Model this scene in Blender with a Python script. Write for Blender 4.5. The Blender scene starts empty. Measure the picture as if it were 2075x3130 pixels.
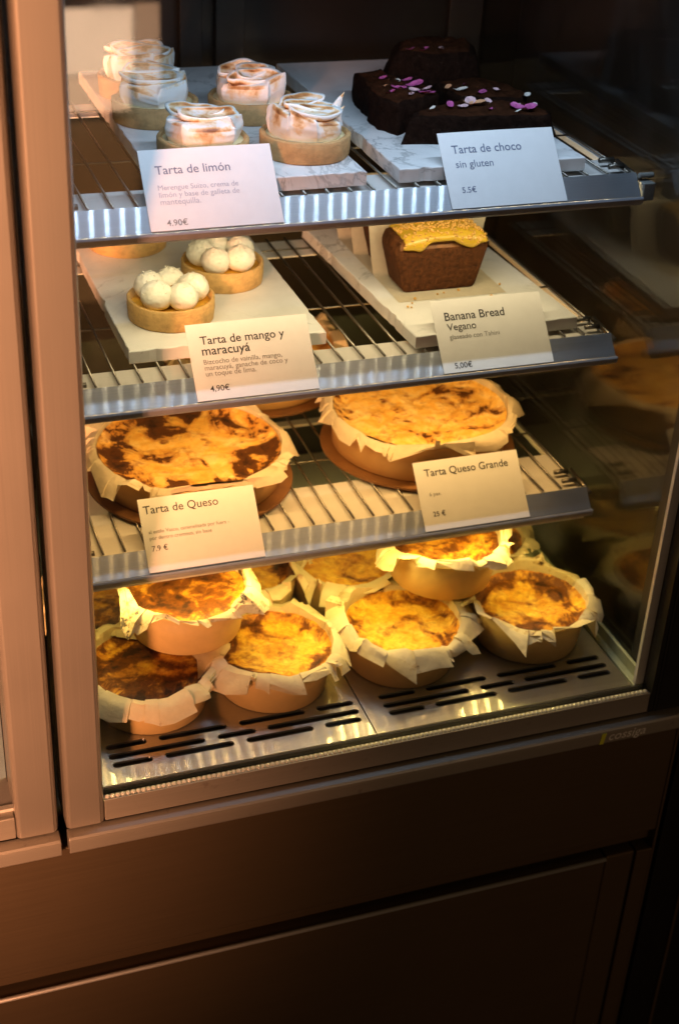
import bpy, math, random
from mathutils import Vector, Matrix, noise

S = bpy.context.scene
C = S.collection
R = math.radians

# ---------------------------------------------------------------- camera, world, lamps, exposure
cam_d = bpy.data.cameras.new('camera')
cam = bpy.data.objects.new('camera', cam_d); C.objects.link(cam)
cam.location = (-0.1746, -1.0341, 0.9612)
cam.rotation_euler = (R(58.7051), R(-2.7243), R(-19.3780))
cam_d.sensor_fit = 'VERTICAL'; cam_d.sensor_height = 36; cam_d.lens = 50.704
cam_d.clip_start = 0.05; cam_d.clip_end = 60
cam_d.dof.use_dof = True; cam_d.dof.focus_distance = 1.36; cam_d.dof.aperture_fstop = 5.0
S.camera = cam

world = bpy.data.worlds.new('World'); S.world = world; world.use_nodes = True
wb = world.node_tree.nodes['Background']
wb.inputs[0].default_value = (1.0, 0.58, 0.25, 1); wb.inputs[1].default_value = 0.007

def area(name, loc, target, sx, sy, power, color, spread=180):
    l = bpy.data.lights.new(name, 'AREA'); l.shape = 'RECTANGLE'; l.size = sx; l.size_y = sy
    l.energy = power; l.color = color; l.spread = R(spread)
    o = bpy.data.objects.new(name, l); C.objects.link(o); o.location = loc
    o.rotation_euler = (Vector(target) - Vector(loc)).to_track_quat('-Z', 'Y').to_euler()
    return o

# the sunlit street across the way: lights the steel on the left and mirrors in the front glass
area('street_wall_light', (0.50, -3.0, -0.03), (0.50, 0.0, -0.03), 0.39, 0.18, 2.1, (1.0, 0.64, 0.40))
area('street_side_light', (0.735, -3.0, -0.06), (0.735, 0.0, -0.06), 0.07, 0.26, 0.20, (1.0, 0.55, 0.30))
area('street_step_light', (0.50, -3.0, -0.175), (0.50, 0.0, -0.175), 0.36, 0.10, 0.75, (1.0, 0.58, 0.33))
area('street_floor_light', (0.40, -3.0, -0.60), (0.40, 0.0, -0.60), 0.60, 0.70, 1.1, (1.0, 0.42, 0.13))
# warm lamp over the pavement on the left, aimed at the steel posts
area('pavement_lamp', (-1.15, -1.9, 0.85), (-0.32, 0.0, 0.46), 0.20, 1.20, 8.6, (1.0, 0.41, 0.19), 24)
area('added_right_fill', (1.3, -2.6, 2.1), (0.2, 0.0, 0.0), 0.5, 0.5, 2.8, (1.0, 0.62, 0.30))  # added fill from front right, brightens the badge and sill

vs = S.view_settings
vs.view_transform = 'Standard'; vs.look = 'None'; vs.exposure = 0.0; vs.gamma = 1.0
S.cycles.max_bounces = 8; S.cycles.transparent_max_bounces = 16
S.cycles.sample_clamp_indirect = 4.0; S.cycles.caustics_reflective = False; S.cycles.caustics_refractive = False
S.cycles.use_denoising = True
S.cycles.use_adaptive_sampling = False

# ---------------------------------------------------------------- materials
def mat(name):
    m = bpy.data.materials.new(name); m.use_nodes = True
    nt = m.node_tree; nt.nodes.clear()
    return m, nt, nt.nodes, nt.links

def principled(nt, **kw):
    p = nt.nodes.new('ShaderNodeBsdfPrincipled')
    for k, v in kw.items():
        k = k.replace('_', ' ')
        if k in p.inputs:
            p.inputs[k].default_value = (*v, 1) if isinstance(v, tuple) and len(v) == 3 else v
    return p

def out(nt, sh):
    o = nt.nodes.new('ShaderNodeOutputMaterial'); nt.links.new(sh, o.inputs[0])

def coords(nt, scale=(1, 1, 1), off=(0, 0, 0), kind='Object'):
    t = nt.nodes.new('ShaderNodeTexCoord'); m = nt.nodes.new('ShaderNodeMapping')
    m.inputs['Scale'].default_value = scale; m.inputs['Location'].default_value = off
    nt.links.new(t.outputs[kind], m.inputs[0]); return m.outputs[0]

def tex_noise(nt, vec, scale, detail=4, rough=.55, dist=0):
    n = nt.nodes.new('ShaderNodeTexNoise'); n.inputs['Scale'].default_value = scale
    n.inputs['Detail'].default_value = detail; n.inputs['Roughness'].default_value = rough
    n.inputs['Distortion'].default_value = dist
    nt.links.new(vec, n.inputs['Vector']); return n.outputs[0]

def ramp(nt, fac, stops, interp='LINEAR'):
    r = nt.nodes.new('ShaderNodeValToRGB'); r.color_ramp.interpolation = interp
    e = r.color_ramp.elements
    while len(e) < len(stops): e.new(0.5)
    for el, (p, c) in zip(e, stops):
        el.position = p; el.color = (*c, 1) if isinstance(c, tuple) else (c, c, c, 1)
    nt.links.new(fac, r.inputs[0]); return r.outputs[0]

def mix(nt, fac, a, b, mode='MIX'):
    m = nt.nodes.new('ShaderNodeMix'); m.data_type = 'RGBA'; m.blend_type = mode
    for sock, v in ((m.inputs[0], fac), (m.inputs[6], a), (m.inputs[7], b)):
        if isinstance(v, (int, float)): sock.default_value = v
        elif isinstance(v, tuple): sock.default_value = (*v, 1)
        else: nt.links.new(v, sock)
    return m.outputs[2]

def mth(nt, op, a, b=None, clamp=False):
    m = nt.nodes.new('ShaderNodeMath'); m.operation = op; m.use_clamp = clamp
    for i, v in enumerate((a, b)):
        if v is None: continue
        if isinstance(v, (int, float)): m.inputs[i].default_value = v
        else: nt.links.new(v, m.inputs[i])
    return m.outputs[0]

def bump(nt, p, h, strength, dist):
    b = nt.nodes.new('ShaderNodeBump'); b.inputs['Strength'].default_value = strength
    b.inputs['Distance'].default_value = dist; nt.links.new(h, b.inputs['Height'])
    nt.links.new(b.outputs[0], p.inputs['Normal'])

def simple(name, col, rough=.5, metal=0., nscale=0, var=.15, bstr=0, bdist=.001, **kw):
    m, nt, N, L = mat(name)
    p = principled(nt, Base_Color=col, Roughness=rough, Metallic=metal, **kw)
    if nscale:
        v = tex_noise(nt, coords(nt), nscale, 5, .6)
        c = ramp(nt, v, [(.25, tuple(x * (1 - var) for x in col)), (.75, tuple(min(1, x * (1 + var)) for x in col))])
        L.new(c, p.inputs['Base Color'])
        if bstr: bump(nt, p, v, bstr, bdist)
    out(nt, p.outputs[0]); return m

def steel(name, col, rough, brush=(4, 900, 900), aniso=0., tangent='X', streak=.10, grime=.0, metal=1.0):
    """brushed stainless: fine streaks along the brushing, cloudy wear"""
    m, nt, N, L = mat(name)
    p = principled(nt, Base_Color=col, Metallic=metal, Roughness=rough)
    st = tex_noise(nt, coords(nt, brush), 1.0, 3, .6)
    cl = tex_noise(nt, coords(nt), 9.0, 5, .6)
    r1 = mth(nt, 'MULTIPLY_ADD', st, streak); N[-1].inputs[2].default_value = rough - streak * .5
    r2 = mth(nt, 'MULTIPLY_ADD', cl, .12); L.new(r1, N[-1].inputs[2])
    L.new(r2, p.inputs['Roughness'])
    c = mix(nt, st, tuple(x * .86 for x in col), tuple(min(1, x * 1.1) for x in col))
    if grime:
        g = ramp(nt, tex_noise(nt, coords(nt), 55.0, 8, .7), [(.60, 0.0), (.72, 1.0)])
        c = mix(nt, mth(nt, 'MULTIPLY', g, grime), c, (.18, .13, .09))
    L.new(c, p.inputs['Base Color'])
    bump(nt, p, st, .12, .0004)
    if aniso:
        p.inputs['Anisotropic'].default_value = aniso
        t = N.new('ShaderNodeTangent'); t.direction_type = 'RADIAL'; t.axis = tangent
        L.new(t.outputs[0], p.inputs['Tangent'])
    out(nt, p.outputs[0]); return m

def aniso_steel(name, col, rx, rc, share=.4):
    """steel brushed along X: tight along X, broad across it, so lamps smear into stripes"""
    m, nt, N, L = mat(name)
    g = N.new('ShaderNodeBsdfAnisotropic')
    st = tex_noise(nt, coords(nt, (5, 1100, 1100)), 1.0, 3, .6)
    c = mix(nt, st, tuple(x * .85 for x in col), tuple(min(1, x * 1.12) for x in col))
    L.new(c, g.inputs['Color'])
    # cycles: anisotropy>0 stretches along the tangent
    g.inputs['Roughness'].default_value = rx; g.inputs['Anisotropy'].default_value = ANISO
    v = N.new('ShaderNodeCombineXYZ'); v.inputs[0].default_value = TAN[0]; v.inputs[1].default_value = TAN[1]; v.inputs[2].default_value = TAN[2]
    L.new(v.outputs[0], g.inputs['Tangent'])
    h = N.new('ShaderNodeBsdfAnisotropic'); L.new(c, h.inputs['Color']); L.new(v.outputs[0], h.inputs['Tangent'])
    h.inputs['Roughness'].default_value = rc; h.inputs['Anisotropy'].default_value = .35
    x = N.new('ShaderNodeMixShader'); x.inputs[0].default_value = share
    L.new(h.outputs[0], x.inputs[1]); L.new(g.outputs[0], x.inputs[2])
    out(nt, x.outputs[0]); return m
ANISO = 0.91; TAN = (1, 0, 0)

def glass_mat(name, f0=.04, tint=(1, 1, 1), k=1., dust=1.):
    m, nt, N, L = mat(name)
    lw = N.new('ShaderNodeLayerWeight'); lw.inputs[0].default_value = .5
    p5 = mth(nt, 'POWER', lw.outputs['Facing'], 5.0)
    f = mth(nt, 'MULTIPLY_ADD', p5, (1 - f0) * k); N[-1].inputs[2].default_value = f0
    sm = tex_noise(nt, coords(nt), 6.0, 4, .6)
    t = N.new('ShaderNodeBsdfTransparent'); t.inputs[0].default_value = (*tint, 1)
    g = N.new('ShaderNodeBsdfGlossy'); g.inputs['Color'].default_value = (1, 1, 1, 1)
    L.new(ramp(nt, sm, [(.35, .0), (.8, .09)]), g.inputs['Roughness'])
    x = N.new('ShaderNodeMixShader'); L.new(f, x.inputs[0]); L.new(t.outputs[0], x.inputs[1]); L.new(g.outputs[0], x.inputs[2])
    d = N.new('ShaderNodeBsdfDiffuse'); d.inputs[0].default_value = (.8, .8, .8, 1)
    wipe = tex_noise(nt, coords(nt, (9, 9, 3)), 1.0, 7, .7, 1.5); dots = tex_noise(nt, coords(nt), 260, 3, .6)
    dm = mth(nt, 'ADD', mth(nt, 'MULTIPLY', ramp(nt, wipe, [(.50, .0), (.72, 1.0)]), .011), mth(nt, 'MULTIPLY', ramp(nt, dots, [(.70, .0), (.76, 1.0)]), .03))
    y = N.new('ShaderNodeMixShader'); L.new(mth(nt, 'MULTIPLY', dm, dust), y.inputs[0]); L.new(x.outputs[0], y.inputs[1]); L.new(d.outputs[0], y.inputs[2])
    out(nt, y.outputs[0]); return m

def emit(name, col, strength):
    m, nt, N, L = mat(name)
    e = N.new('ShaderNodeEmission'); e.inputs[0].default_value = (*col, 1); e.inputs[1].default_value = strength
    out(nt, e.outputs[0]); return m

def marble_mat(name, seed):
    m, nt, N, L = mat(name)
    v = coords(nt, off=(seed, seed * .7, 0))
    cloud = tex_noise(nt, v, 9, 6, .6, .6)
    vn = tex_noise(nt, v, 7, 9, .62, 1.2)
    ve = ramp(nt, vn, [(.485, 0.0), (.498, 1.0), (.502, 1.0), (.515, 0.0)])
    gate = ramp(nt, tex_noise(nt, v, 5, 3), [(.48, 0.0), (.62, 1.0)])
    base = ramp(nt, cloud, [(.3, (.62, .62, .60)), (.6, (.80, .80, .78)), (.85, (.84, .84, .82))])
    c = mix(nt, mth(nt, 'MULTIPLY', ve, mth(nt, 'MULTIPLY', gate, .75)), base, (.26, .27, .26))
    sp = ramp(nt, tex_noise(nt, v, 210, 2), [(.70, 0.0), (.76, .5)])
    c = mix(nt, sp, c, (.35, .34, .3))
    p = principled(nt, Roughness=.38); L.new(c, p.inputs['Base Color'])
    bump(nt, p, tex_noise(nt, v, 120, 4), .08, .0006)
    out(nt, p.outputs[0]); return m

def cheese_mat(name, seed, burn=.5, ring=.35, Rr=.054, warm=0., spots=.5, scale=1., core=0., spot=75, soft=.085):
    """baked cheesecake skin: yellow custard, orange mottling, caramelised dark patches with crisp edges"""
    m, nt, N, L = mat(name)
    v = coords(nt, off=(seed * 1.7, seed * .9, 0))
    raw = coords(nt)
    sep = N.new('ShaderNodeVectorMath'); sep.operation = 'MULTIPLY'; L.new(raw, sep.inputs[0]); sep.inputs[1].default_value = (1, 1, 0)
    ln = N.new('ShaderNodeVectorMath'); ln.operation = 'LENGTH'; L.new(sep.outputs[0], ln.inputs[0])
    rad = mth(nt, 'DIVIDE', ln.outputs['Value'], Rr)
    fine = tex_noise(nt, v, 170 * scale, 6, .65, .4)
    med = tex_noise(nt, v, 60 * scale, 8, .62, .8)
    big = tex_noise(nt, v, 24 * scale, 7, .60, 1.0)
    y1, y2, o1 = (.84, .47, .040), (.92, .64, .10), (.56, .20, .014)
    if warm: y1, y2, o1 = (.86, .52, .11), (.93, .68, .27), (.74, .34, .045)
    c = ramp(nt, med, [(.30, o1), (.46, y1), (.66, y2)])
    c = mix(nt, ramp(nt, fine, [(.40, 0.0), (.68, .55)]), c, o1)
    # where it is burnt: big blotches + rim ring
    ringm = ramp(nt, mth(nt, 'ADD', rad, mth(nt, 'MULTIPLY', mth(nt, 'SUBTRACT', big, .5), 1.0)), [(.62, 0.0), (.84, 1.0), (.97, 1.0), (1.04, 0.1)])
    b = mth(nt, 'ADD', big, mth(nt, 'MULTIPLY', ringm, ring * .42))
    b = mth(nt, 'ADD', b, mth(nt, 'MULTIPLY', mth(nt, 'SUBTRACT', med, .5), .45))
    b = mth(nt, 'ADD', b, mth(nt, 'MULTIPLY', mth(nt, 'SUBTRACT', fine, .5), .22))
    if core:
        b = mth(nt, 'ADD', b, mth(nt, 'MULTIPLY', ramp(nt, rad, [(.55, 1.0), (.85, 0.0)]), core))
    t = .80 - .42 * burn
    c = mix(nt, ramp(nt, b, [(t - .10 - soft * .4, 0.0), (t + .01, .8)]), c, (.36, .11, .014))
    c = mix(nt, ramp(nt, b, [(t, 0.0), (t + soft, .92)]), c, (.062, .018, .005) if soft < .05 else (.115, .032, .006))
    c = mix(nt, ramp(nt, b, [(t + .08 + soft * .6, 0.0), (t + .16 + soft, .9)]), c, (.022, .009, .005))
    # small blisters
    vo = N.new('ShaderNodeTexVoronoi'); vo.inputs['Scale'].default_value = spot; L.new(v, vo.inputs['Vector'])
    s1 = ramp(nt, mth(nt, 'ADD', vo.outputs['Distance'], mth(nt, 'MULTIPLY', mth(nt, 'SUBTRACT', fine, .5), .5)), [(.12, 1.0), (.26, 0.0)])
    s2 = ramp(nt, tex_noise(nt, v, 30 * scale, 3), [(.47, 0.0), (.55, 1.0)])
    c = mix(nt, mth(nt, 'MULTIPLY', mth(nt, 'MULTIPLY', s1, s2), spots), c, (.16, .04, .008))
    p = principled(nt, Roughness=.42); L.new(c, p.inputs['Base Color'])
    p.inputs['Specular IOR Level'].default_value = .16
    L.new(ramp(nt, med, [(.3, .42), (.7, .65)]), p.inputs['Roughness'])
    h = mth(nt, 'ADD', mth(nt, 'MULTIPLY', med, 1.0), mth(nt, 'MULTIPLY', fine, .5))
    bump(nt, p, h, .55, .0022)
    out(nt, p.outputs[0]); return m

def paper_mat(name, col, burn=0., seed=0., trans=.3):
    m, nt, N, L = mat(name)
    v = coords(nt, off=(seed, -seed, 0))
    n = tex_noise(nt, v, 70, 6, .6)
    c = ramp(nt, n, [(.3, tuple(x * .86 for x in col)), (.7, col)])
    if burn:
        b = tex_noise(nt, v, 40, 5, .7)
        th = .72 - .20 * burn
        c = mix(nt, ramp(nt, b, [(th - .06, 0.0), (th, .6)]), c, (.42, .22, .06))
        c = mix(nt, ramp(nt, b, [(th, 0.0), (th + .03, .95)]), c, (.035, .016, .007))
    d = principled(nt, Roughness=.55); L.new(c, d.inputs['Base Color'])
    bump(nt, d, mth(nt, 'ADD', tex_noise(nt, v, 260, 4, .6), mth(nt, 'MULTIPLY', tex_noise(nt, v, 70, 3, .5, 1.5), 2.0)), .35, .0012)
    t = N.new('ShaderNodeBsdfTranslucent'); L.new(c, t.inputs[0])
    x = N.new('ShaderNodeMixShader'); x.inputs[0].default_value = trans
    L.new(d.outputs[0], x.inputs[1]); L.new(t.outputs[0], x.inputs[2])
    out(nt, x.outputs[0]); return m

def meringue_mat(seed):
    m, nt, N, L = mat('meringue')
    a = N.new('ShaderNodeAttribute'); a.attribute_name = 'toast'
    v = coords(nt, off=(seed, 0, seed))
    n = tex_noise(nt, v, 75, 5, .6, .5); n2 = tex_noise(nt, v, 420, 3)
    t = mth(nt, 'ADD', mth(nt, 'SUBTRACT', a.outputs['Fac'], .10), mth(nt, 'MULTIPLY', mth(nt, 'SUBTRACT', n, .5), 1.5))
    t = mth(nt, 'ADD', t, mth(nt, 'MULTIPLY', mth(nt, 'SUBTRACT', n2, .5), .25))
    c = ramp(nt, t, [(.20, (.90, .88, .83)), (.42, (.84, .64, .40)), (.66, (.62, .32, .12)), (.95, (.24, .09, .025))])
    p = principled(nt, Roughness=.38, Subsurface_Weight=.12, Subsurface_Scale=.004); L.new(c, p.inputs['Base Color'])
    p.inputs['Subsurface Radius'].default_value = (1, .8, .6)
    bump(nt, p, n2, .12, .0008)
    out(nt, p.outputs[0]); return m

def crust_mat(name, col, seed=0.):
    m, nt, N, L = mat(name)
    v = coords(nt, off=(seed, seed, 0))
    n = tex_noise(nt, v, 130, 7, .68); lay = tex_noise(nt, coords(nt, (60, 60, 260), (seed, 0, 0)), 1.0, 4, .6)
    c = ramp(nt, n, [(.3, tuple(x * .72 for x in col)), (.52, col), (.75, tuple(min(1, x * 1.18) for x in col))])
    c = mix(nt, ramp(nt, lay, [(.62, 0.0), (.72, .5)]), c, tuple(x * .42 for x in col))
    p = principled(nt, Roughness=.75); L.new(c, p.inputs['Base Color'])
    bump(nt, p, mth(nt, 'ADD', n, lay), .5, .0012)
    out(nt, p.outputs[0]); return m

STEEL_OUT = steel('brushed_steel', (.54, .49, .43), .40, (1500, 1500, 4), streak=.07, metal=.80)
STEEL_TRIM = steel('worn_steel_trim', (.46, .42, .36), .42, (5, 900, 900), grime=.5, metal=.6)
STEEL_PANEL = steel('panel_steel', (.17, .12, .07), .50, (5, 700, 700), metal=.7)
STEEL_IN = steel('inner_steel', (.62, .61, .58), .45, (6, 900, 900), metal=.5)
SHELF = steel('pale_shelf_steel', (.74, .70, .64), .5, (6, 900, 900), metal=.15)
STEEL_LIP = aniso_steel('ticket_rail_steel', (.62, .65, .69), .13, .5, .5)
STEEL_TRAY = aniso_steel('tray_steel', (.46, .45, .42), .13, .42, .55)
BAND = simple('rail_band', (.26, .27, .30), .5, .0, 60, .12)
WIRE = simple('chrome_wire', (.20, .18, .15), .38, 1.0, 40, .1)
DARK = simple('black_gap', (.006, .005, .004), .6, 0, 30, .2)
GASKET_AND_SHADE = simple('black_gasket_and_shaded_post', (.012, .011, .010), .5, 0, 60, .2)
BACKW = simple('dark_back_door', (.006, .0045, .003), .35, 0, 8, .4)
BACKF = simple('brown_door_frame', (.014, .009, .005), .45, 0, 12, .3)
GLASS = glass_mat('clear_glass')
SIDEG = glass_mat('side_glass', .03, k=.85)
EDGEG = simple('green_glass_edge', (.40, .42, .24), .25, 0, 80, .15)
BEAD = simple('beaded_strip', (.86, .84, .76), .18, .15, 300, .1)
CARD = simple('white_card', (.80, .79, .77), .6, 0, 90, .03)
INK = simple('black_ink', (.035, .03, .03), .6, 0, 200, .2)
INK2 = simple('grey_ink', (.22, .21, .20), .6, 0, 200, .2)
INKB = simple('faded_blue_ink', (.15, .17, .25), .6, 0, 200, .2)
INKB2 = simple('pale_blue_ink', (.42, .44, .52), .6, 0, 200, .15)
CUP = simple('tan_paper_mould', (.66, .45, .17), .6, 0, 45, .10, .2, .0008)
BOARD = simple('brown_cake_board', (.22, .095, .028), .6, 0, 50, .15)
CHOC = simple('chocolate_sponge', (.011, .0050, .0030), .85, 0, 160, .6, 1.0, .003, Specular_IOR_Level=.04)
CHOCT = simple('chocolate_top', (.032, .0105, .0040), .8, 0, 110, .6, .9, .003, Specular_IOR_Level=.05)
BREAD = simple('dark_banana_loaf', (.085, .028, .007), .8, 0, 190, .6, 1.0, .004, Specular_IOR_Level=.2)
BREADT = simple('golden_loaf_crown', (.22, .09, .025), .55, 0, 120, .45, .6, .002)
GLAZE = simple('tahini_glaze', (.56, .36, .030), .28, 0, 60, .1)
NUT = simple('chopped_nut', (.66, .38, .09), .6, 0, 150, .35)
CREAM = simple('coconut_cream', (.84, .81, .70), .7, 0, 300, .06, .5, .0015)
CUSTARD = simple('mango_filling', (.66, .36, .04), .4, 0, 90, .4, .4, .002)
LEMON = simple('lemon_cream', (.80, .66, .36), .4, 0, 60, .1)
SEED = simple('passionfruit_seeds', (.02, .012, .006), .3, 0, 90, .3)
PULP = simple('passionfruit_pulp', (.55, .30, .02), .2, 0, 200, .3)
PETAL = [simple('pink_petal', (.50, .10, .30), .55, 0, 120, .5), simple('pale_petal', (.72, .48, .50), .55, 0, 120, .4),
         simple('white_petal', (.75, .70, .62), .55, 0, 120, .2), simple('peach_petal', (.70, .36, .18), .55, 0, 120, .4)]
PARCH = paper_mat('baking_parchment', (.74, .66, .50), 0, 0, .25)
LOGO_Y = simple('lime_logo', (.80, .82, .06), .5, 0, 60, .1)
LOGO_T = simple('silver_lettering', (.90, .88, .84), .5, 0, 60, .1)
PLASTIC = simple('clear_plastic_bracket', (.20, .20, .18), .2, 0, 50, .2)

# ---------------------------------------------------------------- mesh building
class MB:
    def __init__(s): s.v = []; s.f = []; s.m = []; s.attr = None
    def add(s, vs, fs, mi=0):
        n = len(s.v); s.v += [tuple(p) for p in vs]
        for f in fs: s.f.append(tuple(i + n for i in f)); s.m.append(mi)
    def box(s, x0, x1, y0, y1, z0, z1, mi=0):
        p = [(x0, y0, z0), (x1, y0, z0), (x1, y1, z0), (x0, y1, z0), (x0, y0, z1), (x1, y0, z1), (x1, y1, z1), (x0, y1, z1)]
        s.add(p, [(0, 3, 2, 1), (4, 5, 6, 7), (0, 1, 5, 4), (1, 2, 6, 5), (2, 3, 7, 6), (3, 0, 4, 7)], mi)
    def tube(s, a, b, r, n=8, mi=0):
        a, b = Vector(a), Vector(b); d = (b - a).normalized()
        u = d.orthogonal().normalized(); w = d.cross(u)
        ring = [math.cos(2 * math.pi * i / n) * u * r + math.sin(2 * math.pi * i / n) * w * r for i in range(n)]
        s.add([a + q for q in ring] + [b + q for q in ring],
              [(i, (i + 1) % n, n + (i + 1) % n, n + i) for i in range(n)] + [tuple(range(n - 1, -1, -1)), tuple(range(n, 2 * n))], mi)
    def lathe(s, prof, n=64, mi=0, wob=None, closed=False):
        rows = []; base = len(s.v); vs = []
        for k, (r, z) in enumerate(prof):
            for i in range(n):
                a = 2 * math.pi * i / n
                rr, zz = (r, z) if wob is None else wob(r, z, a, k)
                vs.append((rr * math.cos(a), rr * math.sin(a), zz))
        fs = []
        K = len(prof)
        for k in range(K if closed else K - 1):
            k2 = (k + 1) % K
            for i in range(n):
                j = (i + 1) % n
                fs.append((k * n + i, k * n + j, k2 * n + j, k2 * n + i))
        s.add(vs, fs, mi)
    def grid(s, fn, nu, nv, mi=0, close_u=False):
        vs = [fn(u / nu, v / nv) for v in range(nv + 1) for u in range(nu + (0 if close_u else 1))]
        w = nu if close_u else nu + 1
        fs = []
        for v in range(nv):
            for u in range(nu):
                u2 = (u + 1) % w
                fs.append((v * w + u, v * w + u2, (v + 1) * w + u2, (v + 1) * w + u))
        s.add(vs, fs, mi)
    def extrude_x(s, prof, x0, x1, mi=0, cap=True):
        n = len(prof)
        vs = [(x0, y, z) for y, z in prof] + [(x1, y, z) for y, z in prof]
        fs = [(i, (i + 1) % n, n + (i + 1) % n, n + i) for i in range(n)]
        if cap: fs += [tuple(range(n - 1, -1, -1)), tuple(range(n, 2 * n))]
        s.add(vs, fs, mi)
    def ball(s, c, rx, ry, rz, nu=14, nv=9, mi=0, fn=None):
        vs = []; fs = []
        for j in range(nv + 1):
            t = math.pi * j / nv
            for i in range(nu):
                a = 2 * math.pi * i / nu
                d = Vector((math.sin(t) * math.cos(a), math.sin(t) * math.sin(a), math.cos(t)))
                k = fn(d) if fn else 1
                vs.append((c[0] + d.x * rx * k, c[1] + d.y * ry * k, c[2] + d.z * rz * k))
        for j in range(nv):
            for i in range(nu):
                i2 = (i + 1) % nu
                fs.append((j * nu + i, (j + 1) * nu + i, (j + 1) * nu + i2, j * nu + i2))
        s.add(vs, fs, mi)
    def build(s, name, mats, parent=None, smooth=False, bevel=0., loc=None):
        me = bpy.data.meshes.new(name); me.from_pydata(s.v, [], s.f)
        mats = mats if isinstance(mats, (list, tuple)) else [mats]
        for m in mats: me.materials.append(m)
        me.polygons.foreach_set('material_index', s.m)
        if smooth: me.polygons.foreach_set('use_smooth', [True] * len(s.f))
        if s.attr:
            a = me.attributes.new('toast', 'FLOAT', 'POINT'); a.data.foreach_set('value', s.attr)
        me.validate(); me.update()
        o = bpy.data.objects.new(name, me); C.objects.link(o)
        if parent: o.parent = parent
        if loc: o.location = loc
        if bevel:
            b = o.modifiers.new('bevel', 'BEVEL'); b.width = bevel; b.segments = 2; b.limit_method = 'ANGLE'; b.angle_limit = R(40)
        return o

def tag(o, label=None, cat=None, group=None, kind=None):
    if label: o['label'] = label
    if cat: o['category'] = cat
    if group: o['group'] = group
    if kind: o['kind'] = kind
    return o

def thing(name, loc, label, cat, group=None, rz=0):
    o = bpy.data.objects.new(name, None); C.objects.link(o); o.empty_display_size = .02
    o.location = loc; o.rotation_euler = (0, 0, rz)
    return tag(o, label, cat, group)

def knots(rng, n):
    """periodic piecewise-linear noise with uneven knots"""
    xs = sorted(rng.random() for _ in range(n)); ys = [rng.uniform(-1, 1) for _ in range(n)]
    def f(t):
        t %= 1.0
        for i in range(n):
            if xs[i] > t: break
        else: i = 0
        x0, y0 = xs[i - 1], ys[i - 1]; x1, y1 = xs[i], ys[i]
        d = (x1 - x0) % 1.0 or 1e-6
        return y0 + (y1 - y0) * (((t - x0) % 1.0) / d)
    return f

# ---------------------------------------------------------------- dimensions of the case (metres)
W, DEP, TOP = .600, .600, .80
YS = .147                                   # front fold of every shelf
ZS = (.5075, .3365, .1510)                  # its height, top to bottom
WIRE_Z = .019                               # wire tops above the fold
TRAY = .0024

# ---------------------------------------------------------------- display case
case = thing('display_case', (0, 0, 0), 'steel and glass refrigerated pastry case with three lit wire shelves', 'display case')

def post(x0, x1, parent, ch_r=True, m=STEEL_OUT, z0=-.027, z1=.9):
    b = MB()
    c = .005
    pr = [(x0 + .003, .0), (x1 - c, .0), (x1 - .0035, .0012), (x1 - .0018, .0016), (x1, .006), (x1, .05), (x0, .05), (x0, .003)] if ch_r else \
         [(x0 + c, .0), (x1 - .003, .0), (x1, .003), (x1, .05), (x0, .05), (x0, .006), (x0 + .0018, .0016), (x0 + .0035, .0012)]
    n = len(pr)
    vs = [(x, y, z0) for x, y in pr] + [(x, y, z1) for x, y in pr]
    b.add(vs, [(i, (i + 1) % n, n + (i + 1) % n, n + i) for i in range(n)] + [tuple(range(n - 1, -1, -1)), tuple(range(n, 2 * n))])
    return b.build('post', m, parent, bevel=.0012)

def apron(x0, x1, parent):
    """rounded sill under the glass: sloping ledge, nose, return"""
    b = MB()
    pr = [(.004, -.0285), (-.004, -.0295), (-.0080, -.0305), (-.0098, -.0325), (-.0100, -.036), (-.0100, -.0475), (-.0092, -.0495), (-.0075, -.0498), (.004, -.0498)]
    b.extrude_x(pr, x0, x1)
    return b.build('sill', STEEL_TRIM, parent, bevel=.0008)

post(-.0372, 0.0, case)
post(.6012, .6384, case, ch_r=False, m=GASKET_AND_SHADE)  # steel like the left post; its unlit darkness is put into the colour
b = MB(); b.box(.5955, .6009, .0005, .05, -.024, .9); b.build('gasket', GASKET_AND_SHADE, case)
b = MB(); b.box(0.0003, .5955, .002, .0032, -.0265, -.0005); b.box(0.0003, .5955, .0033, .03, -.0265, -.0062); b.build('lower_rail', STEEL_TRIM, case, bevel=.0012)
b = MB(); b.box(-.037, .638, .004, .03, -.0285, -.0267); b.build('groove', DARK, case)
apron(-.0372, .6400, case)
b = MB(); b.box(0.0006, .5950, .0116, .0164, -.0040, .9); b.build('front_glass', GLASS, case)
# beaded light strip and channels between glass and tray
b = MB()
for i in range(118):
    x = .004 + i * .00502
    b.ball((x, .0068, -.0012), .0025, .0030, .0024, 8, 6)
b.box(.002, .595, .0036, .0100, -.006, -.0016)
b.build('beaded_strip', BEAD, case, smooth=True)
b = MB(); b.box(.001, .595, .0160, .0176, -.006, .0006); b.build('glass_channel', GASKET_AND_SHADE, case)
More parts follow.
